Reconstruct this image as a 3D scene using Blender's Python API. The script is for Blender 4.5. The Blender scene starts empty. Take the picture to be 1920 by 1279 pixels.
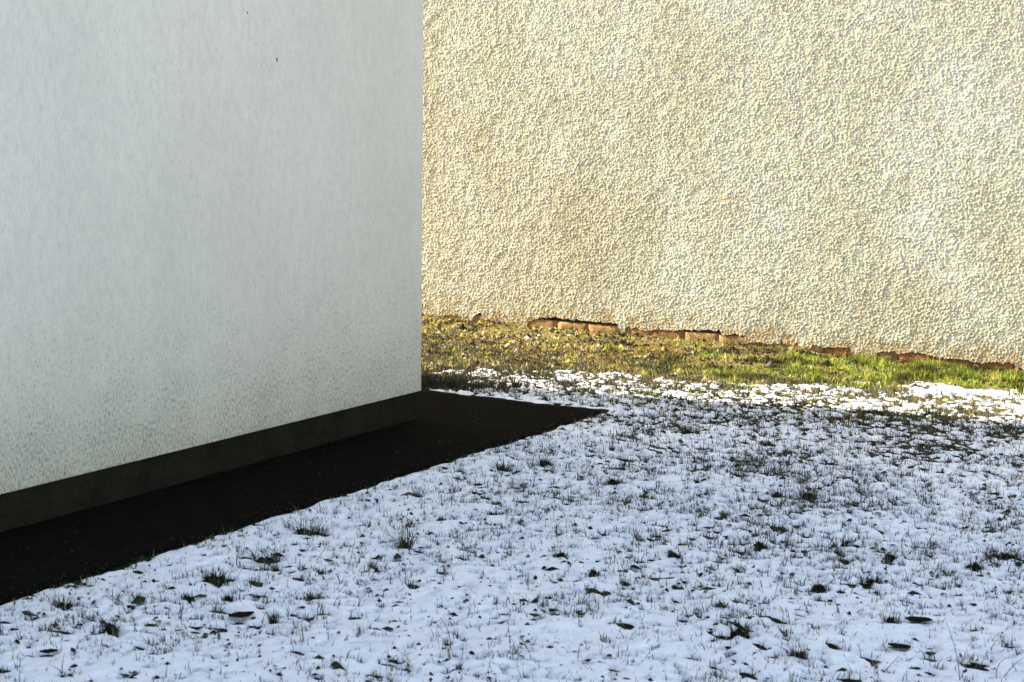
import bpy, math, random
import numpy as np

# ---------------------------------------------------------------- camera, sky, sun, exposure
# Frame: X runs along the cream wall (right), Y runs along the white wall (away), Z up.
# The near bottom corner of the white building is the origin.
S = bpy.context.scene
C = S.collection
R = math.radians

cam_d = bpy.data.cameras.new('camera')
cam = bpy.data.objects.new('camera', cam_d)
C.objects.link(cam)
S.camera = cam
cam_d.sensor_width = 36.0
cam_d.lens = 3350.0 / 1920.0 * 36.0
cam_d.clip_start = 0.05
cam_d.clip_end = 2000.0
cam_d.dof.use_dof = True
cam_d.dof.focus_distance = 10.5
cam_d.dof.aperture_fstop = 9.0
cam.location = (4.931, -7.646, 1.65)
from mathutils import Matrix
yaw, pitch, roll = R(29.9), R(7.735), R(0.73)
cam.rotation_euler = (Matrix.Rotation(yaw, 3, 'Z') @ Matrix.Rotation(math.pi/2 - pitch, 3, 'X')
                      @ Matrix.Rotation(roll, 3, 'Z')).to_euler()

SUN_EL = R(27.0)
to_sun = (-math.cos(R(10.0)), -math.sin(R(10.0)))          # horizontal direction to the sun
W = bpy.data.worlds.new('World')
S.world = W
W.use_nodes = True
wn = W.node_tree.nodes
sky = wn.new('ShaderNodeTexSky')
sky.sky_type = 'NISHITA'
sky.sun_disc = False
sky.sun_elevation = SUN_EL
sky.sun_rotation = math.atan2(to_sun[0], to_sun[1])
sky.dust_density = 1.6
sky.air_density = 1.0
sky.ozone_density = 1.0
W.node_tree.links.new(sky.outputs[0], wn['Background'].inputs[0])
wn['Background'].inputs[1].default_value = 0.15

sun_d = bpy.data.lights.new('sun', 'SUN')
sun_d.energy = 4.3
sun_d.angle = R(0.55)
sun_d.color = (1.0, 0.962, 0.88)
sun = bpy.data.objects.new('sun', sun_d)
C.objects.link(sun)
from mathutils import Vector
sun.rotation_euler = Vector((to_sun[0]*math.cos(SUN_EL), to_sun[1]*math.cos(SUN_EL),
                             math.sin(SUN_EL))).to_track_quat('Z', 'Y').to_euler()

vs = S.view_settings
vs.view_transform = 'Standard'
vs.look = 'None'
vs.gamma = 1.0
vs.use_curve_mapping = False
vs.exposure = 1.72
vs.use_white_balance = True
vs.white_balance_temperature = 8500.0
vs.white_balance_tint = 10.0

# ---------------------------------------------------------------- noise helpers (numpy)
rng = np.random.default_rng(7)
_lat = rng.random((8, 256, 256)).astype(np.float32)


def vnoise(x, y, f, k=0):
    """smooth value noise in 0..1, f cells per metre"""
    x = np.asarray(x)*f + 1000.37 + 17.3*k
    y = np.asarray(y)*f + 1000.71 + 11.9*k
    xi = np.floor(x).astype(np.int64); yi = np.floor(y).astype(np.int64)
    fx = x - xi; fy = y - yi
    fx = fx*fx*(3-2*fx); fy = fy*fy*(3-2*fy)
    L = _lat[k % 8]
    a = L[yi & 255, xi & 255]; b = L[yi & 255, (xi+1) & 255]
    c = L[(yi+1) & 255, xi & 255]; d = L[(yi+1) & 255, (xi+1) & 255]
    return (a*(1-fx)+b*fx)*(1-fy) + (c*(1-fx)+d*fx)*fy


def sstep(a, b, x):
    t = np.clip((x-a)/(b-a), 0, 1)
    return t*t*(3-2*t)


# ---------------------------------------------------------------- mesh helpers
def mesh_np(name, co, quads=None, tris=None, mats=(), smooth=False, attrs=None):
    me = bpy.data.meshes.new(name)
    co = np.asarray(co, dtype=np.float32).reshape(-1, 3)
    nq = 0 if quads is None else len(quads)
    nt = 0 if tris is None else len(tris)
    parts = []
    if nq: parts.append(np.asarray(quads, dtype=np.int32).ravel())
    if nt: parts.append(np.asarray(tris, dtype=np.int32).ravel())
    idx = np.concatenate(parts)
    me.vertices.add(len(co)); me.vertices.foreach_set('co', co.ravel())
    me.loops.add(len(idx)); me.loops.foreach_set('vertex_index', idx)
    me.polygons.add(nq+nt)
    st = np.concatenate([np.arange(nq, dtype=np.int32)*4, nq*4+np.arange(nt, dtype=np.int32)*3])
    tot = np.concatenate([np.full(nq, 4, np.int32), np.full(nt, 3, np.int32)])
    me.polygons.foreach_set('loop_start', st)
    me.polygons.foreach_set('loop_total', tot)
    if smooth:
        me.polygons.foreach_set('use_smooth', np.ones(nq+nt, dtype=bool))
    for m in mats: me.materials.append(m)
    if attrs:
        for an, arr in attrs.items():
            at = me.color_attributes.new(name=an, type='FLOAT_COLOR', domain='POINT')
            at.data.foreach_set('color', np.asarray(arr, dtype=np.float32).ravel())
    me.update(calc_edges=True)
    me.validate()
    return me


def link(name, me, parent=None, loc=None):
    o = bpy.data.objects.new(name, me)
    C.objects.link(o)
    if parent: o.parent = parent
    if loc is not None: o.location = loc
    return o


def empty(name, loc=(0, 0, 0)):
    o = bpy.data.objects.new(name, None)
    o.empty_display_size = 0.1
    C.objects.link(o); o.location = loc
    return o


def tag(o, label=None, cat=None, group=None, kind=None):
    if label: o['label'] = label
    if cat: o['category'] = cat
    if group: o['group'] = group
    if kind: o['kind'] = kind
    return o


def box(name, x0, x1, y0, y1, z0, z1, mat, parent=None, bev=0.0):
    v = [(x, y, z) for x in (x0, x1) for y in (y0, y1) for z in (z0, z1)]
    q = [(0, 1, 3, 2), (4, 6, 7, 5), (0, 4, 5, 1), (2, 3, 7, 6), (0, 2, 6, 4), (1, 5, 7, 3)]
    me = mesh_np(name, v, q, mats=[mat])
    o = link(name, me, parent)
    if bev:
        m = o.modifiers.new('bevel', 'BEVEL'); m.width = bev; m.segments = 2
    return o


# ---------------------------------------------------------------- materials
def mat_new(name):
    m = bpy.data.materials.new(name); m.use_nodes = True
    nt = m.node_tree
    return m, nt, nt.nodes['Principled BSDF']


class NT:
    def __init__(s, nt): s.nt = nt
    def n(s, t, **kw):
        x = s.nt.nodes.new(t)
        for k, v in kw.items(): setattr(x, k, v)
        return x
    def l(s, a, b): s.nt.links.new(a, b)
    def pos(s, scale):
        tc = s.n('ShaderNodeNewGeometry'); mp = s.n('ShaderNodeMapping')
        s.l(tc.outputs['Position'], mp.inputs['Vector'])
        mp.inputs['Scale'].default_value = scale
        return mp.outputs[0]
    def noise(s, vec, scale, detail=3, rough=0.55):
        x = s.n('ShaderNodeTexNoise')
        if vec: s.l(vec, x.inputs['Vector'])
        x.inputs['Scale'].default_value = scale
        x.inputs['Detail'].default_value = detail
        x.inputs['Roughness'].default_value = rough
        return x.outputs[0]
    def ramp(s, fac, stops):
        x = s.n('ShaderNodeValToRGB'); s.l(fac, x.inputs[0])
        e = x.color_ramp.elements
        while len(e) < len(stops): e.new(0.5)
        for i, (p, c) in enumerate(stops):
            e[i].position = p; e[i].color = (*c, 1) if len(c) == 3 else c
        return x.outputs[0]
    def rng(s, fac, a, b, c=0.0, d=1.0):
        x = s.n('ShaderNodeMapRange'); x.interpolation_type = 'SMOOTHSTEP'
        s.l(fac, x.inputs[0])
        for i, v in enumerate((a, b, c, d)): x.inputs[i+1].default_value = v
        return x.outputs[0]
    def math(s, op, a, b=None):
        x = s.n('ShaderNodeMath', operation=op)
        for i, v in enumerate((a, b)):
            if v is None: continue
            if isinstance(v, (int, float)): x.inputs[i].default_value = v
            else: s.l(v, x.inputs[i])
        return x.outputs[0]
    def mix(s, fac, a, b):
        x = s.n('ShaderNodeMix', data_type='RGBA')
        for sock, v in ((x.inputs[0], fac), (x.inputs[6], a), (x.inputs[7], b)):
            if isinstance(v, (int, float)): sock.default_value = v
            elif isinstance(v, tuple): sock.default_value = (*v, 1)
            else: s.l(v, sock)
        return x.outputs[2]
    def bump(s, h, dist, strength=1.0, prev=None):
        x = s.n('ShaderNodeBump'); s.l(h, x.inputs['Height'])
        x.inputs['Distance'].default_value = dist
        x.inputs['Strength'].default_value = strength
        if prev: s.l(prev, x.inputs['Normal'])
        return x.outputs[0]


def make_white_wall():
    m, nt, b = mat_new('white_scratch_render'); k = NT(nt)
    streak = k.noise(k.pos((150, 150, 34)), 1.0, 4, 0.7)
    grain = k.noise(k.pos((1, 1, 1)), 260, 2, 0.6)
    mid = k.noise(k.pos((34, 34, 11)), 1.0, 5, 0.75)
    large = k.noise(k.pos((1.0, 1.0, .55)), 1.1, 4, 0.6)
    streak2 = k.noise(k.pos((7, 7, .8)), 1.0, 4, 0.6)
    col = k.mix(k.rng(large, .3, .72), (.64, .628, .602), (.725, .712, .68))
    col = k.mix(k.rng(streak2, .42, .75, 0, .16), col, (.62, .625, .60))
    col = k.mix(k.rng(mid, .50, .70, 0, .34), col, (.50, .50, .47))
    col = k.mix(k.rng(streak, .52, .68, 0, .62), col, (.42, .42, .40))
    # splash dirt: rain throws soil up the foot of the wall
    sep = k.n('ShaderNodeSeparateXYZ'); g = k.n('ShaderNodeNewGeometry'); k.l(g.outputs['Position'], sep.inputs[0])
    low = k.rng(sep.outputs[2], -.2, 1.7, 1, 0)
    low2 = k.math('POWER', low, 1.8)
    speck = k.noise(k.pos((110, 110, 55)), 1.0, 5, 0.75)
    patch = k.noise(k.pos((1, 1, 1)), 5.0, 3, 0.6)
    thr = k.math('ADD', speck, k.math('MULTIPLY', k.math('ADD', low2, -0.5), .19))
    thr = k.math('ADD', thr, k.math('MULTIPLY', k.math('ADD', patch, -.5), .15))
    dm = k.rng(thr, .515, .65, 0, .8)
    col = k.mix(k.math('MULTIPLY', low2, .40), col, (.66, .64, .52))
    col = k.mix(dm, col, (.22, .215, .17))
    mott = k.noise(k.pos((22, 22, 12)), 1.0, 6, .8)
    col = k.mix(k.rng(mott, .42, .64, 0, .38), col, (.50, .505, .485))
    dots = k.noise(k.pos((190, 190, 120)), 1.0, 2, .6)
    col = k.mix(k.rng(dots, .62, .72, 0, .45), col, (.34, .34, .32))
    k.l(col, b.inputs['Base Color'])
    b.inputs['Roughness'].default_value = 0.92
    h = k.math('ADD', k.math('MULTIPLY', streak, .7), k.math('MULTIPLY', grain, .3))
    n1 = k.bump(h, .0035, .8)
    k.l(k.bump(mid, .003, .5, n1), b.inputs['Normal'])
    return m


def make_cream():
    m, nt, b = mat_new('cream_roughcast'); k = NT(nt)
    fine = k.noise(k.pos((1, 1, 1)), 300, 3, 0.6)
    peb = k.n('ShaderNodeTexVoronoi'); k.l(k.pos((1, 1, 1)), peb.inputs['Vector']); peb.inputs['Scale'].default_value = 110
    big = k.noise(k.pos((1, 1, .5)), 1.5, 5, 0.62)
    big2 = k.noise(k.pos((1.3, 1, .7)), 3.7, 5, 0.7)
    run = k.noise(k.pos((5, 5, .5)), 1.0, 4, 0.6)
    col = k.mix(k.rng(big, .36, .66), (.525, .525, .435), (.63, .645, .59))
    col = k.mix(k.rng(big2, .54, .74, 0, .45), col, (.42, .37, .255))
    col = k.mix(k.rng(run, .52, .75, 0, .35), col, (.60, .57, .45))
    sp = k.noise(k.pos((1, 1, 1)), 60, 2, .5)
    col = k.mix(k.rng(sp, .54, .68, 0, .65), col, (.27, .25, .17))
    dnz = k.noise(k.pos((1, 1, 1)), 28, 4, .7)
    bl = k.noise(k.pos((1, 1, .6)), 2.6, 4, .65)
    pk = k.noise(k.pos((1, 1, 1)), 90, 2, .5)
    col = k.mix(k.rng(k.math('ADD', pk, k.math('MULTIPLY', k.math('ADD', bl, -.5), .7)), .62, .76, 0, .55), col, (.25, .20, .11))
    # old damp stains: centre (along the wall, height) and reach
    for cx_, cz_, rad, amt in ((1.45, .40, .42, .55), (-1.05, .86, .36, .40), (-1.15, 1.60, .25, .22), (-1.72, 1.38, .22, .28), (-.80, .50, .30, .22)):
        mp = k.n('ShaderNodeNewGeometry'); vd = k.n('ShaderNodeVectorMath', operation='DISTANCE')
        k.l(mp.outputs['Position'], vd.inputs[0]); vd.inputs[1].default_value = (cx_, WALL_Y, cz_)
        d_ = k.math('ADD', vd.outputs['Value'], k.math('MULTIPLY', k.math('ADD', big2, -.5), rad*1.6))
        sm = k.math('MULTIPLY', k.rng(d_, rad, rad*.15), k.rng(dnz, .34, .66, .25, 1))
        col = k.mix(k.math('MULTIPLY', sm, amt), col, (.33, .25, .12))
    sep = k.n('ShaderNodeSeparateXYZ'); g = k.n('ShaderNodeNewGeometry'); k.l(g.outputs['Position'], sep.inputs[0])
    low = k.rng(sep.outputs[2], .03, .42, 1, 0)
    dn = k.noise(k.pos((1, 1, 1)), 11, 4, .7)
    dirt = k.rng(k.math('ADD', dn, k.math('MULTIPLY', k.math('ADD', low, -.5), .42)), .52, .80, 0, .75)
    col = k.mix(dirt, col, (.40, .27, .13))
    k.l(col, b.inputs['Base Color'])
    b.inputs['Roughness'].default_value = 0.95
    k.l(k.bump(k.math('ADD', k.math('MULTIPLY', fine, .5), k.math('MULTIPLY', peb.outputs[0], -.35)), .004, .5), b.inputs['Normal'])
    return m


def make_simple(name, c1, c2, scale, rough=.9, bump=.002, scale2=None, spec=.3):
    m, nt, b = mat_new(name); k = NT(nt)
    b.inputs['Specular IOR Level'].default_value = spec
    a = k.noise(k.pos((1, 1, 1)), scale, 5, .65)
    f = k.noise(k.pos((1, 1, 1)), scale2 or scale*9, 3, .6)
    fac = k.math('ADD', k.math('MULTIPLY', a, .6), k.math('MULTIPLY', f, .4))
    k.l(k.mix(k.rng(fac, .36, .62), c1, c2), b.inputs['Base Color'])
    b.inputs['Roughness'].default_value = rough
    k.l(k.bump(f, bump, .8), b.inputs['Normal'])
    return m


def make_snow():
    m, nt, b = mat_new('old_snow'); k = NT(nt)
    a = k.noise(k.pos((1, 1, 1)), 9, 5, .65)
    f = k.noise(k.pos((1, 1, 1)), 140, 3, .6)
    col = k.mix(k.rng(a, .35, .65), (.83, .855, .95), (.875, .90, .98))
    # stubble tips frozen into the crust
    s = k.noise(k.pos((1, 1, 1)), 75, 3, .6)
    p = k.noise(k.pos((1, 1, 1)), 5, 3, .6)
    msk = k.rng(k.math('ADD', s, k.math('MULTIPLY', k.math('ADD', p, -.5), .35)), .63, .74, 0, .30)
    col = k.mix(msk, col, (.42, .44, .46))
    k.l(col, b.inputs['Base Color'])
    b.inputs['Roughness'].default_value = .75
    b.inputs['Specular IOR Level'].default_value = .25
    n1 = k.bump(f, .004, .5)
    k.l(k.bump(a, .02, .4, n1), b.inputs['Normal'])
    return m


def make_soil():
    m, nt, b = mat_new('soil_moss_and_painted_shade'); k = NT(nt)
    a = k.noise(k.pos((1, 1, 1)), 7, 5, .7)
    c = k.noise(k.pos((1, 1, 1)), 38, 4, .7)
    f = k.noise(k.pos((1, 1, 1)), 160, 3, .6)
    col = k.ramp(a, [(.34, (.055, .040, .022)), (.50, (.075, .075, .022)), (.62, (.12, .095, .04))])
    # moss and litter on the snow-free strip; soil beyond it painted near-black as shade
    sep = k.n('ShaderNodeSeparateXYZ'); g = k.n('ShaderNodeNewGeometry'); k.l(g.outputs['Position'], sep.inputs[0])
    strip = k.rng(sep.outputs[1], 1.5, 2.1)
    litter = k.ramp(c, [(.32, (.05, .035, .025)), (.45, (.17, .16, .05)), (.55, (.27, .21, .10)), (.68, (.10, .065, .045))])
    dark = k.mix(.86, col, (.006, .007, .0045))
    b.inputs['Specular IOR Level'].default_value = .05
    col = k.mix(strip, dark, litter)
    k.l(col, b.inputs['Base Color'])
    b.inputs['Roughness'].default_value = .95
    k.l(k.bump(k.math('ADD', k.math('MULTIPLY', c, .6), k.math('MULTIPLY', f, .4)), .02, .9), b.inputs['Normal'])
    return m


def make_blade(name, rough=.7, trans=.25):
    m, nt, b = mat_new(name); k = NT(nt)
    b.inputs['Specular IOR Level'].default_value = .15
    at = k.n('ShaderNodeVertexColor', layer_name='tint')
    k.l(at.outputs[0], b.inputs['Base Color'])
    b.inputs['Roughness'].default_value = rough
    if trans:
        tr = k.n('ShaderNodeBsdfTranslucent'); mx = k.n('ShaderNodeMixShader')
        k.l(at.outputs[0], tr.inputs[0]); mx.inputs[0].default_value = trans
        k.l(b.outputs[0], mx.inputs[1]); k.l(tr.outputs[0], mx.inputs[2])
        k.l(mx.outputs[0], nt.nodes['Material Output'].inputs[0])
    return m


WALL_Y = 3.41
M_white = make_white_wall()
M_cream = make_cream()
M_plinth = make_simple('dark_plinth_paint', (.010, .010, .0075), (.019, .018, .013), 6, .95, .0015, spec=.05)
M_asphalt = make_simple('black_asphalt', (.0032, .0032, .0029), (.0070, .0062, .0048), 9, 1.0, .002, 240, spec=.02)
M_snow = make_snow()
M_soil = make_soil()
M_brick = make_simple('weathered_brick', (.17, .10, .05), (.40, .25, .12), 14, .95, .006)
M_brick_red = make_simple('red_brown_brick', (.16, .065, .035), (.32, .16, .08), 14, .95, .006)
M_mortar = make_simple('crumbling_mortar', (.24, .15, .08), (.38, .27, .15), 25, .95, .003)
M_roof = make_simple('grey_roof_sheet', (.16, .16, .16), (.22, .22, .22), 4, .6, .001)
M_metal = make_simple('grey_edge_metal', (.35, .35, .35), (.45, .45, .45), 6, .5, .001)
M_blade = make_blade('grass_blades')
M_dry = make_blade('dry_blades', .8, .1)
M_leaf = make_simple('wet_dead_leaf', (.006, .0055, .0045), (.014, .011, .008), 30, .9, .003, spec=.03)
M_clump = make_simple('dark_root_clump', (.005, .006, .0045), (.012, .012, .008), 90, .95, .004, spec=.05)

# ---------------------------------------------------------------- large structure: ground
WALL_Y = 3.41


def snow_edge(x):
    return np.interp(x, [-2.4, -.9, -.3, .2, .9, 1.3, 1.8, 2.2, 2.6, 4.5], [1.3, 1.5, 1.78, 2.0, 2.1, 2.35, 2.6, 2.6, 2.55, 2.6])


def soil_z(x, y):
    x = np.asarray(x, float); y = np.asarray(y, float)
    z = .012*(vnoise(x, y, 2.2, 1)-.5) + .012*(vnoise(x, y, 9, 2)-.5)
    near = sstep(1.5, 2.3, y)
    z = z + near*.016*(vnoise(x, y, 26, 3)-.5) + near*.018*(vnoise(x, y, 6, 6)-.5)
    z = z + .040*sstep(3.0, 3.36, y)*sstep(1.6, .4, x)*(y < 5)
    # sinks under the path that runs round the building
    ins = np.minimum(.70 - x, .79 - y)
    z = np.where(ins > 0, z*np.clip(1-ins/.1, 0, 1) - .03*sstep(0, .08, ins), z)
    far = sstep(6, 30, np.hypot(x-1, y))
    return z*(1-far)


def in_view_region(x, y): return True


# dark gaps in the snow: (x, y, radius_x, radius_y, depth)
holes = []
# individually placed clumps: (kind, x, y, size)
import_tufts = []


def axis(fine0, fine1, step, outer):
    mid = list(np.arange(fine0, fine1+step*.5, step))
    lo, hi = [], []
    d = step; p = fine0
    while p > -outer:
        d *= 1.6; p -= d; lo.append(p)
    d = step; p = mid[-1]
    while p < outer:
        d *= 1.6; p += d; hi.append(p)
    return np.array(lo[::-1]+mid+hi)


def grid_faces(nx, ny):
    i = np.arange(nx*ny).reshape(ny, nx)
    return np.stack([i[:-1, :-1], i[:-1, 1:], i[1:, 1:], i[1:, :-1]], -1).reshape(-1, 4)


gx = axis(-2.6, 4.4, .022, 600); gy = axis(-4.8, 3.5, .022, 600)
X, Y = np.meshgrid(gx, gy)
Z = soil_z(X, Y)
q = grid_faces(len(gx), len(gy))
ground = link('ground', mesh_np('ground', np.stack([X, Y, Z], -1), q, mats=[M_soil], smooth=True))
tag(ground, kind='structure')

# ---- snow sheet
fxs, fys = .0115, .0115
sx = axis(-2.6, 4.4, fxs, 600); sy = axis(-4.8, 3.3, fys, 600)
SX, SY = np.meshgrid(sx, sy)


def snow_base(x, y):
    t = .0135 + .007*(vnoise(x, y, 3, 4)-.5) + .006*(vnoise(x, y, 11, 5)-.5) + .006*(vnoise(x, y, 30, 6)-.5) \
        + .006*(vnoise(x, y, 60, 2)-.5)
    # melted strip under the cream wall
    e = snow_edge(x) + .55*(vnoise(x, y, 2.1, 3)-.5) + .30*(vnoise(x, y, 7, 7)-.5)
    m = sstep(-.30, .16, y - e)
    t = t - m*.05 - .0015*sstep(1.0, 1.6, y)
    # thinner and broken in front of the strip
    zone = sstep(-.9, .9, y - .1)*.0065
    zone = zone*(1-.9*np.exp(-(((x-.35)/.75)**2+((y-1.15)/.32)**2)))
    t = t - zone*sstep(.38, .62, vnoise(x, y*1.9, 13, 1))*1.0
    # a few islands of snow left in the grass
    isl = sstep(.74, .84, vnoise(x*1.0, y*2.2, 2.6, 5))*sstep(0.3, 1.6, x)
    t = np.where(y > 2.0, t + isl*.011*sstep(3.25, 3.0, y), t)
    # grass shows beside the path corner
    c = np.exp(-(((x+.75)/.40)**2 + ((y-1.0)/.28)**2))
    t = t - c*.024*sstep(.25, .6, vnoise(x, y, 8, 2))
    # rounded edge at the path
    wob = .036*(vnoise(x, y, 4, 0)-.5) + .026*(vnoise(x, y, 22, 1)-.5)
    outp = np.maximum(x - .705, y - .80) + wob
    t = np.where(outp < .05, t*0 + np.minimum(t, .024)*np.sqrt(np.clip(outp/.05, 0, 1)) - .03*(outp < 0), t)
    return t


T = snow_base(SX, SY)
hr = np.random.default_rng(21)
N = 20000
hx = hr.uniform(-1.2, 4.3, N*4); hy = hr.uniform(-4.6, 2.4, N*4)
pr = .20 + .50*sstep(-2.2, .4, hy + .35*(hx-2)) + .65*sstep(.5, 1.2, hy)
pr *= .6 + .55*sstep(.40, .68, vnoise(hx, hy, 2.6, 2))
keep = (hr.random(N*4) < pr) & ((hx > .72) | (hy > .82))
hx, hy = hx[keep], hy[keep]
for x, y in zip(hx, hy):
    big = hr.random() < .06
    r = hr.uniform(.012, .020) if big else hr.uniform(.006, .012)
    holes.append((x, y, r*hr.uniform(1.0, 2.2), r*hr.uniform(.7, 1.1), .05 if big else .034, hr.uniform(-.9, .3)))

# clumps one can single out: kind, x, y, width, height, label
TUFTS = [
    ('leaf', 1.460, -3.307, 0.082, 0.000, 'oval black leaf at lower left, largest leaf on the snow'),
    ('leaf', 1.229, -3.916, 0.052, 0.000, 'small dark leaf lying in the bottom left corner of the snow'),
    ('tuft', 1.207, -3.629, 0.057, 0.035, 'dark peaked tuft between the path edge and the bottom left leaf'),
    ('broad', 1.077, -2.693, 0.111, 0.056, 'broad black tuft just below the path edge, left of centre'),
    ('broad', 1.115, -2.998, 0.110, 0.039, 'low forked dark tuft below and left of the broad black tuft'),
    ('tuft', 1.197, -3.253, 0.044, 0.034, 'left one of two small olive tufts above the oval black leaf'),
    ('tuft', 1.309, -3.189, 0.047, 0.041, 'right one of two small olive tufts above the oval black leaf'),
    ('tuft', 1.581, -3.299, 0.029, 0.055, 'small dark tuft with one tall blade, right of the oval black leaf'),
    ('broad', 0.897, -3.503, 0.090, 0.040, 'low dark tuft close to the path edge at far left'),
    ('broad', 0.949, -2.279, 0.159, 0.067, 'widest scraggy tuft, right at the snowy edge of the path'),
    ('broad', 1.525, -3.007, 0.061, 0.031, 'flat tuft of short blades in front of the widest scraggy tuft'),
    ('tall', 1.408, -2.290, 0.065, 0.099, 'tall bushy dark tuft standing alone left of the middle of the snow'),
    ('green', 1.007, -0.879, 0.079, 0.061, 'dark green tuft near the black path edge below its pointed corner'),
    ('tuft', 1.115, -0.696, 0.066, 0.057, 'round black tuft right of the dark green tuft by the path'),
    ('tuft', 1.557, -0.888, 0.077, 0.045, 'pointed black tuft below the tip of the path corner'),
    ('tuft', 1.430, -1.697, 0.049, 0.029, 'small round black tuft on clean snow below the dark green tuft'),
    ('tuft', 1.956, -2.101, 0.060, 0.034, 'low black tuft at the centre of the snowfield'),
    ('tuft', 2.174, -2.262, 0.047, 0.029, 'small black tuft lower right of the centre tuft'),
    ('tuft', 2.303, -1.878, 0.053, 0.038, 'low tuft with short blades right of the centre tuft'),
    ('tuft', 2.882, -2.647, 0.067, 0.067, 'black tuft with upright blades at lower right, left of two similar ones'),
    ('tall', 3.119, -2.759, 0.068, 0.061, 'black tuft with a tall central blade nearest the bottom edge at right'),
    ('leaf', 3.341, -2.497, 0.069, 0.000, 'dark oval leaf lying at lower right beneath the ragged tufts'),
    ('tuft', 3.237, -2.255, 0.063, 0.043, 'dense black tuft above the oval leaf at lower right'),
    ('leaf', 3.311, -2.208, 0.086, 0.000, 'long narrow dark leaf beside the dense black tuft at lower right'),
    ('tuft', 2.909, -2.009, 0.067, 0.042, 'slanting black tuft in the middle of the right half of the snow'),
    ('tuft', 2.707, -2.394, 0.041, 0.024, 'small square dark tuft left of the slanting tuft'),
    ('tuft', 2.977, -1.472, 0.049, 0.042, 'square black tuft beside a patch of clean snow at right'),
    ('tuft', 3.282, -1.443, 0.056, 0.033, 'humped black tuft near the right edge of the photo'),
    ('tuft', 2.508, -1.553, 0.066, 0.039, 'pointed dark tuft with a long left tail, right of centre'),
    ('tall', 2.371, -0.700, 0.096, 0.091, 'brown bushy tuft, the largest of the far right part of the snow'),
    ('tuft', 2.252, -0.741, 0.057, 0.044, 'dark low tuft just left of the brown bushy tuft'),
    ('broad', 3.320, -1.225, 0.118, 0.042, 'wide ragged tuft at the right edge of the photo'),
    ('broad', 3.025, -1.816, 0.082, 0.025, 'flat dark tuft below the square black tuft'),
    ('broad', 1.321, 0.406, 0.105, 0.042, "flat dark tuft right of the path's pointed corner"),
    ('tall', -0.141, 1.218, 0.049, 0.085, 'upright dark tuft on white snow behind the path'),
    ('green', 2.186, 1.648, 0.096, 0.073, 'dark green tuft in the snow at the edge of the sunlight at right'),
    ('broad', 1.897, 1.472, 0.219, 0.039, 'long dark green band of grass left of the dark green tuft'),
]
for (kd, tx, ty, tw, th, lb) in TUFTS:
    if kd in ('tuft', 'broad', 'tall', 'green'):
        for q_ in range(9):                         # a ragged gap made of several small ones
            o1, o2 = hr.normal(0, tw*.30), hr.normal(0, tw*.14)
            holes.append((tx+o1*math.cos(yaw), ty+o1*math.sin(yaw)+o2, tw*hr.uniform(.12, .26), tw*hr.uniform(.08, .16), .05, hr.uniform(-.4, 1.2)))
GAP = np.zeros_like(T)
for (x, y, rx, ry, dep, ang) in holes:
    i0 = np.searchsorted(sx, x-rx*2.6); i1 = np.searchsorted(sx, x+rx*2.6)
    j0 = np.searchsorted(sy, y-rx*2.6); j1 = np.searchsorted(sy, y+rx*2.6)
    if i1 <= i0 or j1 <= j0: continue
    dx = SX[j0:j1, i0:i1]-x; dy = SY[j0:j1, i0:i1]-y
    # long axis turned about the vertical, each gap its own way
    ca, sa = math.cos(ang), math.sin(ang)
    u = dx*ca+dy*sa; v = -dx*sa+dy*ca
    G_ = GAP[j0:j1, i0:i1]
    np.maximum(G_, dep*np.exp(-((u/rx)**2+(v/ry)**2)**1.3), out=G_)
T -= GAP
SZ = soil_z(SX, SY) + np.maximum(T, -.02)
q = grid_faces(len(sx), len(sy))
Tf = T.ravel()
keepq = (Tf[q].max(1) > -.004)
cx = SX.ravel()[q].mean(1); cy = SY.ravel()[q].mean(1)
keepq &= ~((cx < .60) & (cx > -6.9) & (cy < .70) & (cy > -14.2)) & ~((cy > 3.38) & (cy < 14.5) & (np.abs(cx) < 11.9))
q = q[keepq]
used, inv = np.unique(q.ravel(), return_inverse=True)
co = np.stack([SX.ravel(), SY.ravel(), SZ.ravel()], -1)[used]
snow = link('snow', mesh_np('snow', co, inv.reshape(-1, 4), mats=[M_snow], smooth=True))
tag(snow, kind='structure')

# ---- path round the white building
px_ = np.concatenate([np.arange(-.06, .706, .03), [.707]]); py_ = np.arange(-14.6, .801, .05)
# one L-shaped slab: along the white wall and round its corner
def slab(name, x0, x1, y0, y1, parent=None):
    nx = max(2, int((x1-x0)/.04)+1); ny = max(2, int((y1-y0)/.06)+1)
    xs = np.linspace(x0, x1, nx); ys = np.linspace(y0, y1, ny)
    A, B = np.meshgrid(xs, ys)
    return A, B, grid_faces(nx, ny)
va, fa, off = [], [], 0
for (x0, x1, y0, y1) in ((-.10, .707, -14.7, -.10), (-7.5, .707, -.10, .80)):
    A, B, f = slab('path', x0, x1, y0, y1)
    Zp = .004 + .004*(vnoise(A, B, 5, 3)-.5) + .003*(vnoise(A, B, 18, 4)-.5)
    edge = np.minimum(.707-A, .80-B)
    Zp = np.where(edge < .012, Zp-.03, Zp)
    va.append(np.stack([A, B, Zp], -1).reshape(-1, 3)); fa.append(f+off); off += A.size
path = link('path', mesh_np('path', np.concatenate(va), np.concatenate(fa), mats=[M_asphalt], smooth=True))
tag(path, kind='structure')

# ---------------------------------------------------------------- white building
wb = empty('white_building', (0, 0, 0))
tag(wb, 'white rendered building with fine upright scratch texture and dark plinth, standing left', 'building')
box('wall', -6.8, 0.0, -14.0, 0.0, .151, 6.8, M_white, wb, .004)
box('plinth', -6.784, -.016, -13.984, -.016, -.08, .1508, M_plinth, wb, .003)
rf = box('roof', -6.92, .12, -14.12, .12, 6.803, 6.95, M_roof, wb, .01)
box('roof_edge', .122, .14, -14.14, .14, 6.74, 7.0, M_metal, rf)
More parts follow.
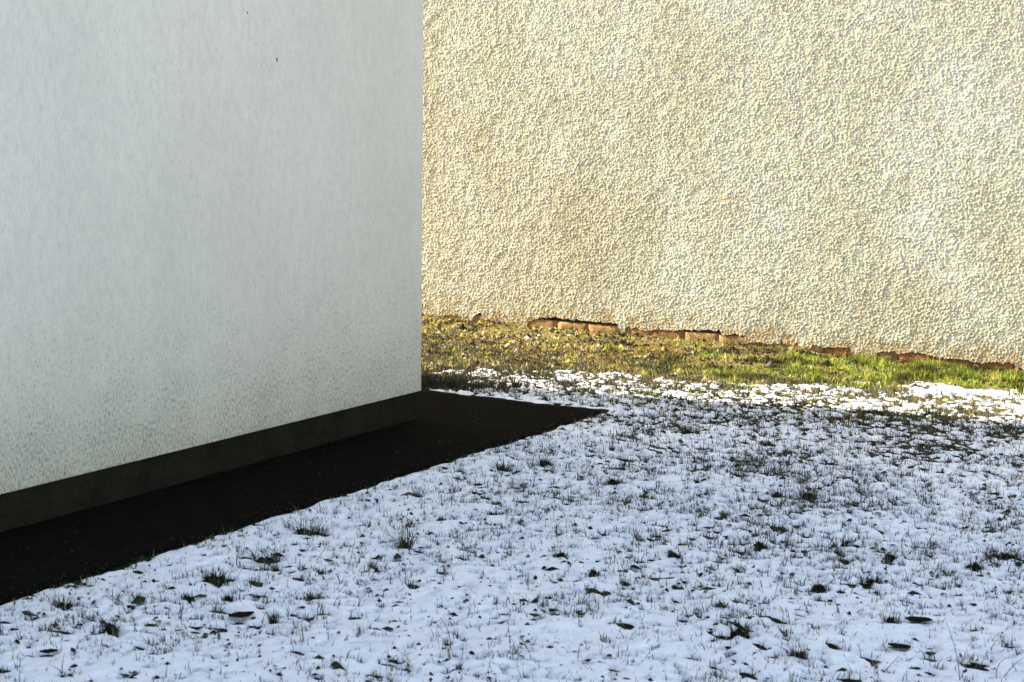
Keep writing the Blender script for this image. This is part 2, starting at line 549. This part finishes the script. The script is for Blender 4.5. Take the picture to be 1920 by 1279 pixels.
# the small dark chip high on the wall, and two fainter ones
def chip(y, z, w, h):
    a = [(0.0012, y+w*math.cos(t)*(1+.3*math.sin(3*t)), z+h*math.sin(t)) for t in np.linspace(0, 2*math.pi, 9)[:-1]]
    v = a + [(-.001, p[1], p[2]) for p in a]
    q = [(i, (i+1) % 8, 8+(i+1) % 8, 8+i) for i in range(8)]
    me = mesh_np('chip', v, q, [(0, i, i+1) for i in range(1, 7)], mats=[M_plinth])
    return link('chip', me, wb)
chip(-1.202, 1.807, .004, .010)
chip(-1.408, 2.003, .0035, .005)

# ---------------------------------------------------------------- cream building: roughcast over a brick base
cb = empty('cream_building', (0, WALL_Y, 0))
tag(cb, 'cream building with coarse sunlit roughcast wall, render broken away along its foot', 'building')
prof = [(-2.252, 0.058), (-2.144, 0.066), (-2.129, -0.004), (-2.017, 0.004), (-2.004, 0.064), (-1.875, 0.073), (-1.861, 0.016), (-1.77, 0.03), (-1.752, 0.078), (-1.689, 0.11), (-1.67, 0.053), (-1.5, 0.05), (-1.481, 0.005), (-1.318, 0.013), (-1.288, 0.081), (-1.21, 0.102), (-1.037, 0.114), (-0.824, 0.115), (-0.581, 0.11), (-0.564, 0.051), (-0.526, 0.054), (-0.515, 0.089), (-0.428, 0.088), (-0.359, 0.078), (-0.046, 0.105), (0.19, 0.12), (0.202, 0.088), (0.26, 0.092), (0.275, 0.101), (0.364, 0.097), (0.377, 0.051), (0.62, 0.063), (0.63, 0.089), (0.65, 0.066), (0.725, 0.057), (0.735, 0.09), (0.762, 0.053), (0.837, 0.041), (0.85, 0.081), (0.928, 0.063), (1.091, 0.073), (1.105, 0.088), (1.122, 0.019), (1.273, 0.018), (1.289, 0.064), (1.569, 0.077), (1.622, 0.061), (1.827, 0.064), (1.929, 0.049), (2.161, 0.069), (2.179, 0.034), (2.293, 0.044)]
st = .0048
cxs = axis(-2.45, 2.55, st, 12); cxs = cxs[(cxs > -12) & (cxs < 12)]; cxs = np.concatenate([[-12], cxs, [12]])
czs = np.concatenate([np.arange(-.02, 2.50, st), [2.60, 2.9, 3.4, 4.5, 6.4]])
CX, CZ = np.meshgrid(cxs, czs)
pu = np.array([p[0] for p in prof]); pz = np.array([p[1] for p in prof])
rag = np.interp(cxs, pu, pz, left=.03, right=.05) - .002 + .018*(vnoise(cxs, cxs*0, 24, 1)-.5) + .016*(vnoise(cxs, cxs*0, 90, 2)-.5)
CZc = np.maximum(CZ, rag[None, :])
nr = np.random.default_rng(5)


def bandnoise(shape, dx, dz, lam, width=.35, seed=0):
    r = np.random.default_rng(seed).standard_normal(shape)
    F = np.fft.rfft2(r)
    kz = np.fft.fftfreq(shape[0], dz)[:, None]; kx = np.fft.rfftfreq(shape[1], dx)[None, :]
    k = np.hypot(kx, kz)+1e-9
    F *= np.exp(-(np.log(k*lam)/width)**2)
    n = np.fft.irfft2(F, s=shape)
    return n/n.std()


sh = CX.shape
b3 = bandnoise(sh, st, st, .14, .6, 3)
b4 = bandnoise(sh, st, st, .7, .6, 4)
b2 = bandnoise(sh, st, st, .016, .5, 2)
# thrown pebbles: every one a small dome, kept where it stands proudest
pr_ = np.random.default_rng(12)
cell = .0124
ppx = np.arange(-2.8, 2.9, cell); ppz = np.arange(-.06, 2.64, cell)
PX, PZ = np.meshgrid(ppx, ppz)
PX = (PX + pr_.uniform(-.48, .48, PX.shape)*cell).ravel(); PZ = (PZ + pr_.uniform(-.48, .48, PZ.shape)*cell).ravel()
PR = pr_.uniform(.0042, .0080, PX.shape); PH = PR*pr_.uniform(.28, .82, PX.shape)*(pr_.random(PX.shape) < .86)
asp = pr_.uniform(.75, 1.3, PX.shape)
lump = np.zeros(sh)
xi0 = np.searchsorted(cxs, PX); zi0 = np.searchsorted(czs, PZ)
for dj in range(-3, 4):
    for di in range(-3, 4):
        jj = np.clip(zi0+dj, 0, sh[0]-1); ii = np.clip(xi0+di, 0, sh[1]-1)
        rr2 = ((cxs[ii]-PX)/(PR*asp))**2 + ((czs[jj]-PZ)/(PR/asp))**2
        np.maximum.at(lump, (jj, ii), PH*np.clip(1-rr2, 0, 1)**.8)
D = lump*(1 + .16*np.clip(b3, -2, 2)) + b3*.0003 + b4*.0008 + b2*.0002 + pr_.normal(0, .00045, sh)
wx = sstep(-2.6, -2.4, CX)*(1-sstep(2.5, 2.7, CX))*(1-sstep(2.46, 2.54, CZ))
D = D*wx
CYv = -D                                   # lumps stand out towards the camera (-Y)
V = np.stack([CX, CYv, CZc], -1).reshape(-1, 3)
q = grid_faces(sh[1], sh[0])[:, ::1]
zq = V[q][:, :, 2]
rq = np.tile(rag, (sh[0], 1)).ravel()[q]
q = q[~((zq <= rq+1e-6).all(1))]
# lip: the broken lower edge turns back to the masonry
n0 = len(V)
lipf = np.stack([cxs, np.zeros_like(cxs), rag], -1)
first = (CZ > rag[None, :]).argmax(0) - 1
row = first*sh[1] + np.arange(sh[1])
lipf[:, 1] = V[row][:, 1]
lipb = np.stack([cxs, np.full_like(cxs, .030), rag+.004], -1)
V2 = np.concatenate([V, lipf, lipb])
i = np.arange(sh[1]-1)
lq = np.stack([n0+i, n0+sh[1]+i, n0+sh[1]+i+1, n0+i+1], -1)
q = np.concatenate([q, lq])
used, inv = np.unique(q.ravel(), return_inverse=True)
cw = link('wall', mesh_np('wall', V2[used], inv.reshape(-1, 4), mats=[M_cream], smooth=False), cb)

# masonry behind the render, with the bricks of the foot course
core = box('core_wall', -12, 12, .085, 9.0, -.1, 6.4, M_mortar, cb)
br = random.Random(4)


def brick_mesh(seed):
    r = random.Random(seed)
    nx, nz = 6, 3; v = []; L, H, Dp = .1205, .0360, .083
    for a in range(nz+1):
        for b in range(nx+1):
            ex = (b in (0, nx)); ez = (a in (0, nz))
            v.append((-L+2*L*b/nx + r.uniform(-.002, .002), -(.0 if (ex or ez) else .0022) + r.uniform(-.0022, .0022),
                      -H+2*H*a/nz + (r.uniform(-.003, .003) if not ez else r.uniform(-.0015, .0015))))
    n = len(v)
    ring = [b for b in range(nx+1)] + [(nx+1)*a+nx for a in range(1, nz+1)] + [(nx+1)*nz+b for b in range(nx-1, -1, -1)] \
        + [(nx+1)*a for a in range(nz-1, 0, -1)]
    q = [tuple(int(t) for t in f) for f in grid_faces(nx+1, nz+1)]
    for t in ring: v.append((v[t][0], Dp, v[t][2]))
    m = len(ring)
    for t in range(m): q.append((ring[t], n+t, n+(t+1) % m, ring[(t+1) % m]))
    return v, q


BM = [mesh_np('brick', *brick_mesh(s), mats=[M_brick]) for s in range(4)]
BR = [mesh_np('brick', *brick_mesh(s+9), mats=[M_brick_red]) for s in range(4)]
for course, zc in ((0, -.027), (1, .0515)):
    x = -2.55 + (.125 if course else 0)
    while x < 2.9:
        red = (x > .80 and br.random() < .92) or (x < -2.0) or br.random() < .08
        o = link('brick', br.choice(BR if red else BM), core, (x, .0055 + (.004 if red else 0) + br.uniform(-.0015, .0015), zc + br.uniform(-.004, .004) - (.012 if x > .8 else 0)))
        o.rotation_euler = (0, R(br.uniform(-.6, .6)), R(br.uniform(-.5, .5)))
        x += .248
rf2 = box('roof', -12.3, 12.3, -.3, 9.3, 6.403, 6.55, M_roof, cb, .01)


# ---------------------------------------------------------------- grass
def blades(name, bx, by, bz, h, w, az, lean, tint, mat, face=None, curl=.5):
    """each blade: two quads worth of taper bending over; every array per blade"""
    n = len(bx)
    fa_ = (rng.uniform(0, math.pi, n) if face is None else face)
    wx, wy = np.cos(fa_)*w*.5, np.sin(fa_)*w*.5
    dx, dy = np.cos(az)*lean, np.sin(az)*lean
    P = np.zeros((n, 5, 3), np.float32)
    P[:, 0] = np.stack([bx-wx, by-wy, bz], -1); P[:, 1] = np.stack([bx+wx, by+wy, bz], -1)
    k1 = .45
    mx, my, mz = bx+dx*h*k1*.6, by+dy*h*k1*.6, bz+h*k1
    P[:, 2] = np.stack([mx-wx*.8, my-wy*.8, mz], -1); P[:, 3] = np.stack([mx+wx*.8, my+wy*.8, mz], -1)
    drop = 1/np.sqrt(1+lean**2)
    P[:, 4] = np.stack([bx+dx*h, by+dy*h, bz+h*(k1+(1-k1)*np.clip(drop*(1-curl*lean*.4), .1, 1))], -1)
    b = np.arange(n)[:, None]*5
    quads = b+np.array([[0, 1, 3, 2]]); tris = b+np.array([[2, 3, 4]])
    col = np.ones((n, 5, 4), np.float32); col[:, :, :3] = tint[:, None, :]
    return mesh_np(name, P, quads, tris, mats=[mat], attrs={'tint': col})


def pick(n, pal, wts, r):
    pal = np.array(pal); i = r.choice(len(pal), n, p=np.array(wts)/sum(wts))
    return pal[i]*r.uniform(.7, 1.3, (n, 1))


# snow height for any point (bilinear not needed, the base alone will do)
def visible_area(x, y):
    # camera-facing wedge of the yard with a generous margin
    ex, ey = x-4.931, y+7.646
    fwd = -math.sin(yaw)*ex + math.cos(yaw)*ey; side = math.cos(yaw)*ex + math.sin(yaw)*ey
    return (fwd > 4.2) & (np.abs(side) < fwd*.33+.25)


# 1) dark blades standing through the snow
r1 = np.random.default_rng(33)
n = 165000
tx = r1.uniform(-1.5, 4.4, n); ty = r1.uniform(-4.7, 2.6, n)
dens = .62 + .38*sstep(-2.4, .4, ty+.35*(tx-2)); dens *= .68 + .42*sstep(.38, .70, vnoise(tx, ty, 2.6, 2))
dens *= (.5 + sstep(.4, .7, vnoise(tx, ty, 9, 5)))*(1-.55*sstep(-.3, .5, ty))
ok = (r1.random(n) < dens*.62) & visible_area(tx, ty) & ((tx > .73) | (ty > .83))
tx, ty = tx[ok], ty[ok]
per = r1.integers(1, 5, len(tx))
bx = np.repeat(tx, per) + r1.normal(0, .006, per.sum()); by = np.repeat(ty, per) + r1.normal(0, .006, per.sum())
hh = np.repeat(r1.gamma(2.2, .0062, len(tx)), per)*r1.uniform(.5, 1.25, len(bx)) + .016
# around the gaps too
hh_ = np.array([(a, b) for (a, b, *_) in holes])
NG = 20000; gi = r1.integers(0, len(hh_), NG)
gx_, gy_ = hh_[gi, 0]+r1.normal(0, .014, NG), hh_[gi, 1]+r1.normal(0, .010, NG)
bx = np.concatenate([bx, gx_]); by = np.concatenate([by, gy_]); hh = np.concatenate([hh, r1.gamma(3, .0062, NG)+.014])
ok = (bx > .715) | (by > .81)
bx, by, hh = bx[ok], by[ok], hh[ok]
m_ = len(bx)
tint = pick(m_, [(.05, .055, .045), (.09, .09, .07), (.02, .028, .016), (.15, .135, .10), (.26, .23, .18)], [4, 4, 4, 3, 3], r1)
nd = 5200
dxp, dyp = r1.normal(-.62, .26, nd), .90+np.abs(r1.normal(0, .22, nd))
bx = np.concatenate([bx, dxp]); by = np.concatenate([by, dyp]); hh = np.concatenate([hh, r1.gamma(3, .008, nd)+.01])
tint = np.concatenate([tint, pick(nd, [(.02, .025, .015), (.05, .05, .03), (.12, .11, .06)], [5, 3, 1], r1)]); m_ = len(bx)
me = blades('dry_grass', bx, by, soil_z(bx, by)-.002, hh, r1.uniform(.0018, .0048, m_), r1.uniform(0, 2*math.pi, m_),
            np.abs(r1.normal(0, .5, m_)), tint, M_dry)
dg = link('dry_grass', me)
tag(dg, 'thin dark grass stubble poking up through the whole snow cover', 'grass', kind='stuff')
print('snow blades', m_)

# 2) sunlit strip of grass and moss under the cream wall
r2 = np.random.default_rng(44)
n = 150000
tx = r2.uniform(-2.4, 4.2, n); ty = r2.uniform(.9, 3.40, n)
e = snow_edge(tx) + .55*(vnoise(tx, ty, 2.1, 3)-.5) + .30*(vnoise(tx, ty, 7, 7)-.5)
green = sstep(-.6, 1.3, tx)                      # greener towards the right
clump = vnoise(tx, ty, 5, 1); cl2 = vnoise(tx, ty, 14, 2)
dens = sstep(-.35, .1, ty-e)*(.25+.75*green)*sstep(.20, .55, clump*.6+cl2*.4) + .05
ok = (r2.random(n) < dens) & visible_area(tx, ty)
tx, ty, green, clump, cl2 = tx[ok], ty[ok], green[ok], clump[ok], cl2[ok]
m_ = len(tx)
hue = vnoise(tx, ty, 3.5, 6)*.6 + vnoise(tx, ty, 11, 4)*.4
lush = pick(m_, [(.17, .27, .04), (.28, .33, .06), (.42, .40, .10), (.045, .10, .025)], [4, 4, 3, 4], r2)
olive = pick(m_, [(.38, .37, .06), (.46, .39, .12), (.13, .11, .06), (.50, .44, .26), (.045, .04, .03), (.30, .16, .07)], [4, 3, 4, 2, 5, 1], r2)
gm = np.clip(green*.75 + (hue-.5)*2.4 + .12, 0, 1)
sel = r2.random(m_) < gm
tint = np.where(sel[:, None], lush, olive)
patch = vnoise(tx, ty*1.6, 4.5, 0)*.55 + vnoise(tx, ty*1.6, 16, 3)*.45
tint = tint*(.16 + 1.25*sstep(.36, .60, patch))[:, None]      # moss and litter patches, each its own tone
rust = sstep(.62, .74, vnoise(tx, ty, 6, 5))*(1-green)
tint = tint*(1-rust[:, None]) + rust[:, None]*np.array([.40, .25, .09])*(.6+.8*r2.random((m_, 1)))
hg = (.010 + .020*green*sstep(.35, .75, clump) + r2.gamma(2.5, .005, m_)) * np.where(sel, 1.15, .85)
me = blades('grass', tx, ty, soil_z(tx, ty)-.003, hg, r2.uniform(.003, .007, m_), r2.uniform(0, 2*math.pi, m_),
            np.abs(r2.normal(0, .9, m_)), tint, M_blade)
gs = link('grass', me)
tag(gs, 'yellow green and olive grass strip along the foot of the cream wall', 'grass', kind='stuff')
print('strip blades', m_)

# 3) crumbs of soil, moss and dead leaf on the strip
r3 = np.random.default_rng(55)
n = 30000
tx = r3.uniform(-2.4, 4.0, n); ty = r3.uniform(.85, 3.40, n)
e = snow_edge(tx) + .55*(vnoise(tx, ty, 2.1, 3)-.5) + .30*(vnoise(tx, ty, 7, 7)-.5)
ok = (r3.random(n) < sstep(-.35, .1, ty-e)*(1-.65*sstep(-.2, 1.4, tx))) & visible_area(tx, ty)
tx, ty = tx[ok], ty[ok]; m_ = len(tx)
oct_ = np.array([(1, 0, 0), (0, 1, 0), (-1, 0, 0), (0, -1, 0), (0, 0, 1)], float)
sz = r3.gamma(2.2, .0030, m_)+.0025
P = oct_[None]*sz[:, None, None]*r3.uniform(.5, 1.4, (m_, 5, 3))
P += np.stack([tx, ty, soil_z(tx, ty)], -1)[:, None, :]
b = np.arange(m_)[:, None, None]*5
tr = (b+np.array([[(0, 1, 4), (1, 2, 4), (2, 3, 4), (3, 0, 4)]])).reshape(-1, 3)
br_ = (.25+.9*sstep(.36, .60, vnoise(tx, ty*1.6, 4.5, 0)*.55 + vnoise(tx, ty*1.6, 16, 3)*.45))[:, None]
pal = br_*pick(m_, [(.06, .045, .035), (.24, .18, .12), (.38, .28, .14), (.025, .022, .02), (.38, .37, .07), (.46, .42, .38)], [4, 3, 1, 5, 3, 2], r3)
col = np.ones((m_, 5, 4), np.float32); col[:, :, :3] = pal[:, None, :]
cr = link('soil_crumbs', mesh_np('soil_crumbs', P, None, tr, mats=[M_dry], attrs={'tint': col}))
tag(cr, 'brown crumbs of soil, moss and dead leaf scattered on the bare strip', 'soil', kind='stuff')

# grit and crumbs swept to the sides of the path
r5 = np.random.default_rng(77)
n = 1500
ty = r5.uniform(-6, .78, n); tx = np.where(r5.random(n) < .6, .69-np.abs(r5.normal(0, .05, n)), r5.uniform(.0, .68, n))
sz = r5.gamma(2, .0013, n)+.0015
P = oct_[None]*sz[:, None, None]*r5.uniform(.6, 1.5, (n, 5, 3))
P += np.stack([tx, ty, np.full(n, .005)], -1)[:, None, :]
b = np.arange(n)[:, None, None]*5
tr = (b+np.array([[(0, 1, 4), (1, 2, 4), (2, 3, 4), (3, 0, 4)]])).reshape(-1, 3)
pal = pick(n, [(.006, .006, .005), (.012, .011, .009), (.022, .020, .015)], [6, 3, 1], r5)
col = np.ones((n, 5, 4), np.float32); col[:, :, :3] = pal[:, None, :]
gr_ = link('grit', mesh_np('grit', P, None, tr, mats=[M_dry], attrs={'tint': col}))
tag(gr_, 'fine dark grit scattered on the black path', 'grit', kind='stuff')

# 4) dark flecks of leaf and stalk lying on the snow
r4 = np.random.default_rng(66)
n = 15000
tx = r4.uniform(-1.2, 4.4, n); ty = r4.uniform(-4.7, 2.3, n)
ok = visible_area(tx, ty) & ((tx > .73) | (ty > .83)) & (r4.random(n) < .22+.6*sstep(.45, .7, vnoise(tx, ty, 5, 3)))
tx, ty = tx[ok], ty[ok]; m_ = len(tx)
sz = r4.gamma(2.5, .0016, m_)+.0018
th_ = r4.uniform(0, math.pi, m_)
loc_ = oct_[None]*np.stack([sz*r4.uniform(1, 3.2, m_), sz, sz*.9], -1)[:, None, :]*r4.uniform(.6, 1.3, (m_, 5, 1))
P = np.stack([loc_[..., 0]*np.cos(th_)[:, None]-loc_[..., 1]*np.sin(th_)[:, None],
              loc_[..., 0]*np.sin(th_)[:, None]+loc_[..., 1]*np.cos(th_)[:, None], loc_[..., 2]], -1)
zi = np.clip(np.searchsorted(sx, tx), 0, len(sx)-1); zj = np.clip(np.searchsorted(sy, ty), 0, len(sy)-1)
P += np.stack([tx, ty, SZ[zj, zi]-.001], -1)[:, None, :]
b = np.arange(m_)[:, None, None]*5
tr = (b+np.array([[(0, 1, 4), (1, 2, 4), (2, 3, 4), (3, 0, 4)]])).reshape(-1, 3)
pal = pick(m_, [(.015, .014, .01), (.03, .028, .018), (.07, .055, .03)], [4, 4, 2], r4)
col = np.ones((m_, 5, 4), np.float32); col[:, :, :3] = pal[:, None, :]
fl = link('plant_litter', mesh_np('plant_litter', P, None, tr, mats=[M_dry], attrs={'tint': col}))
tag(fl, 'tiny dark flecks of leaf and stalk lying all over the snow', 'plant litter', kind='stuff')
print('tris', sum(sum(len(p.vertices)-2 for p in o.data.polygons[:1])*len(o.data.polygons) for o in bpy.data.objects if o.type == 'MESH'))

# ---------------------------------------------------------------- single clumps, leaves and stems
G_T = 'dark grass tufts poking through the snow'
G_L = 'dark dead leaves lying on the snow'


def lump_mesh(seed, w, d, h):
    r = np.random.default_rng(seed)
    na, nr_ = 14, 4
    v = [(0, 0, h)]
    rad = .72+.34*r.standard_normal(na).clip(-1.6, 1.8)
    for j in range(1, nr_+1):
        for a in range(na):
            t = 2*math.pi*a/na; rr = j/nr_*rad[a]
            v.append((w*.5*rr*math.cos(t), d*.5*rr*math.sin(t), h*(1-(j/nr_)**2)*(1+.35*r.standard_normal()) - (.012 if j == nr_ else 0)))
    tri = [(0, 1+a, 1+(a+1) % na) for a in range(na)]
    qd = [(1+(j-1)*na+a, 1+j*na+a, 1+j*na+(a+1) % na, 1+(j-1)*na+(a+1) % na) for j in range(1, nr_) for a in range(na)]
    return mesh_np('root_clump', v, qd, tri, mats=[M_clump], smooth=False)


def surf(x, y): return float(soil_z(np.array([x]), np.array([y]))[0])


def make_tuft(seed, kd, x, y, w, h, label):
    r = np.random.default_rng(seed)
    z = surf(x, y)
    t = empty('grass_tuft', (x, y, z))
    tag(t, label, 'grass tuft', G_T)
    link('root_clump', lump_mesh(seed, w*(1.15 if kd != 'broad' else 1.2), w*.55, .014 + .010*(kd in ('tuft', 'tall'))), t)
    n = {'tuft': 60, 'broad': 90, 'tall': 85, 'green': 80}[kd]
    a = r.uniform(0, 2*math.pi, n); rr = np.sqrt(r.random(n))*w*(.42 if kd != 'broad' else .6)
    bx, by = rr*np.cos(a), rr*np.sin(a)*.6
    hs = h*r.uniform(.35, 1.0, n)**1.3 + .012
    pal = {'tuft': [(.02, .025, .015), (.04, .04, .025), (.07, .06, .035)],
           'broad': [(.02, .025, .015), (.05, .05, .03), (.08, .07, .04)],
           'tall': [(.03, .035, .02), (.06, .05, .025), (.13, .10, .05)],
           'green': [(.02, .04, .015), (.04, .07, .02), (.07, .09, .03)]}[kd]
    tint = pick(n, pal, [3, 3, 2], r)
    bl = link('blades', blades('blades', bx, by, np.zeros(n), hs, r.uniform(.002, .004, n), a, np.abs(r.normal(.35, .4, n)), tint, M_dry), t)
    bl['kind'] = 'stuff'
    return t


def make_leaf(seed, x, y, L, label):
    r = np.random.default_rng(seed)
    nu, nv = 9, 5
    top, v = [], []
    for i in range(nu):
        u = i/(nu-1); wd = math.sin(math.pi*min(1, u*.96+.02))**.75*L*.42
        for j in range(nv):
            s = j/(nv-1)*2-1
            v.append(((u-.5)*L, s*wd, .003+.004*abs(s)**1.6*r.uniform(.5, 1.2)+.003*(u-.5)**2*4))
    n = len(v); v += [(a, b, c-.0012) for a, b, c in v]
    f = grid_faces(nv, nu)
    q = list(map(tuple, f)) + [tuple(t+n for t in g[::-1]) for g in f]
    z = surf(x, y)
    o = link('dead_leaf', mesh_np('dead_leaf', v, q, mats=[M_leaf], smooth=True))
    o.location = (x, y, z+.016); o.rotation_euler = (R(r.uniform(-3, 3)), R(r.uniform(-3, 3)), yaw + R(r.uniform(-25, 25)))
    tag(o, label, 'leaf', G_L)
    return o


def tube(name, pts, r0, r1, mat, parent=None, sides=5):
    pts = [Vector(p) for p in pts]; v = []; q = []
    for i, p in enumerate(pts):
        t = (pts[min(i+1, len(pts)-1)]-pts[max(i-1, 0)]).normalized()
        a = t.cross(Vector((.3, .9, .31))).normalized(); b = t.cross(a)
        rr = r0+(r1-r0)*i/(len(pts)-1)
        for s in range(sides):
            an = 2*math.pi*s/sides
            v.append(p+(a*math.cos(an)+b*math.sin(an))*rr)
        if i:
            for s in range(sides):
                q.append(((i-1)*sides+s, (i-1)*sides+(s+1) % sides, i*sides+(s+1) % sides, i*sides+s))
    return link(name, mesh_np(name, [tuple(p) for p in v], q, mats=[mat], smooth=True), parent)


def bez(p, n=14):
    p = [Vector(a) for a in p]; out = []
    for i in range(n):
        t = i/(n-1)
        out.append(p[0]*(1-t)**3 + p[1]*3*t*(1-t)**2 + p[2]*3*t*t*(1-t) + p[3]*t**3)
    return out


for k, (kd, x, y, w, h, lb) in enumerate(TUFTS):
    if kd == 'leaf': make_leaf(100+k, x, y, w, lb)
    else: make_tuft(100+k, kd, x, y, w, h, lb)

M_stem = make_simple('dry_stem', (.07, .06, .05), (.14, .115, .08), 60, .85, .001)
G_S = 'dry weeds bending over the snow'
# (foot x, y), then middle and tip as offsets: right, away (camera-wise) and height
for (fx, fy, pts, lb) in (
    (3.591, -2.716, ((-0.006, 0.000, 0.074), (-0.015, 0.030, 0.118), (-0.035, 0.044, 0.170)), 'long thin stem rising near the lower right corner'),
    (3.672, -2.631, ((-0.003, 0.000, 0.037), (0.003, 0.000, 0.062), (0.033, 0.000, 0.071)), 'hooked twig in the lower right corner, left one of the pair'),
    (3.685, -2.623, ((0.018, 0.000, 0.033), (0.037, 0.000, 0.053), (0.065, 0.000, 0.074)), 'branching twig in the lower right corner, right one of the pair'),
    (1.456, -2.049, ((0.039, 0.010, 0.035), (0.118, 0.010, 0.059), (0.232, 0.010, 0.043)), 'long arching stem lying over the snow at the centre left'),
    (2.203, -3.246, ((0.000, 0.000, 0.046), (-0.006, 0.000, 0.085), (-0.034, 0.008, 0.111)), 'faint curved stem near the bottom edge, left of the middle'),
    (1.410, -2.668, ((0.018, 0.000, 0.036), (0.025, 0.000, 0.072), (0.033, 0.000, 0.123)), 'thin upright stem left of the tall bushy tuft'),
    (3.359, -2.732, ((0.021, 0.000, 0.018), (0.033, 0.000, 0.036), (0.054, 0.000, 0.060)), 'slanting stem at the lower edge below the oval leaf at right'),
    (2.755, -1.384, ((-0.023, 0.000, 0.023), (-0.039, 0.000, 0.047), (-0.066, 0.000, 0.047)), 'short bent stem casting a hook shape below the brown bushy tuft'),
    (1.256, -2.640, ((0.015, 0.000, 0.022), (0.033, 0.000, 0.048), (0.052, 0.000, 0.081)), 'slanting stem below the widest scraggy tuft'),
):
    z = surf(fx, fy)
    c_, s_ = math.cos(yaw), math.sin(yaw)
    P = [(0, 0, 0)]+[(a*c_-b*s_, a*s_+b*c_, h) for a, b, h in pts]
    o = tube('dry_weed', bez(P), .0016, .0007, M_stem)
    o.location = (fx, fy, z)
    tag(o, lb, 'stem', G_S)
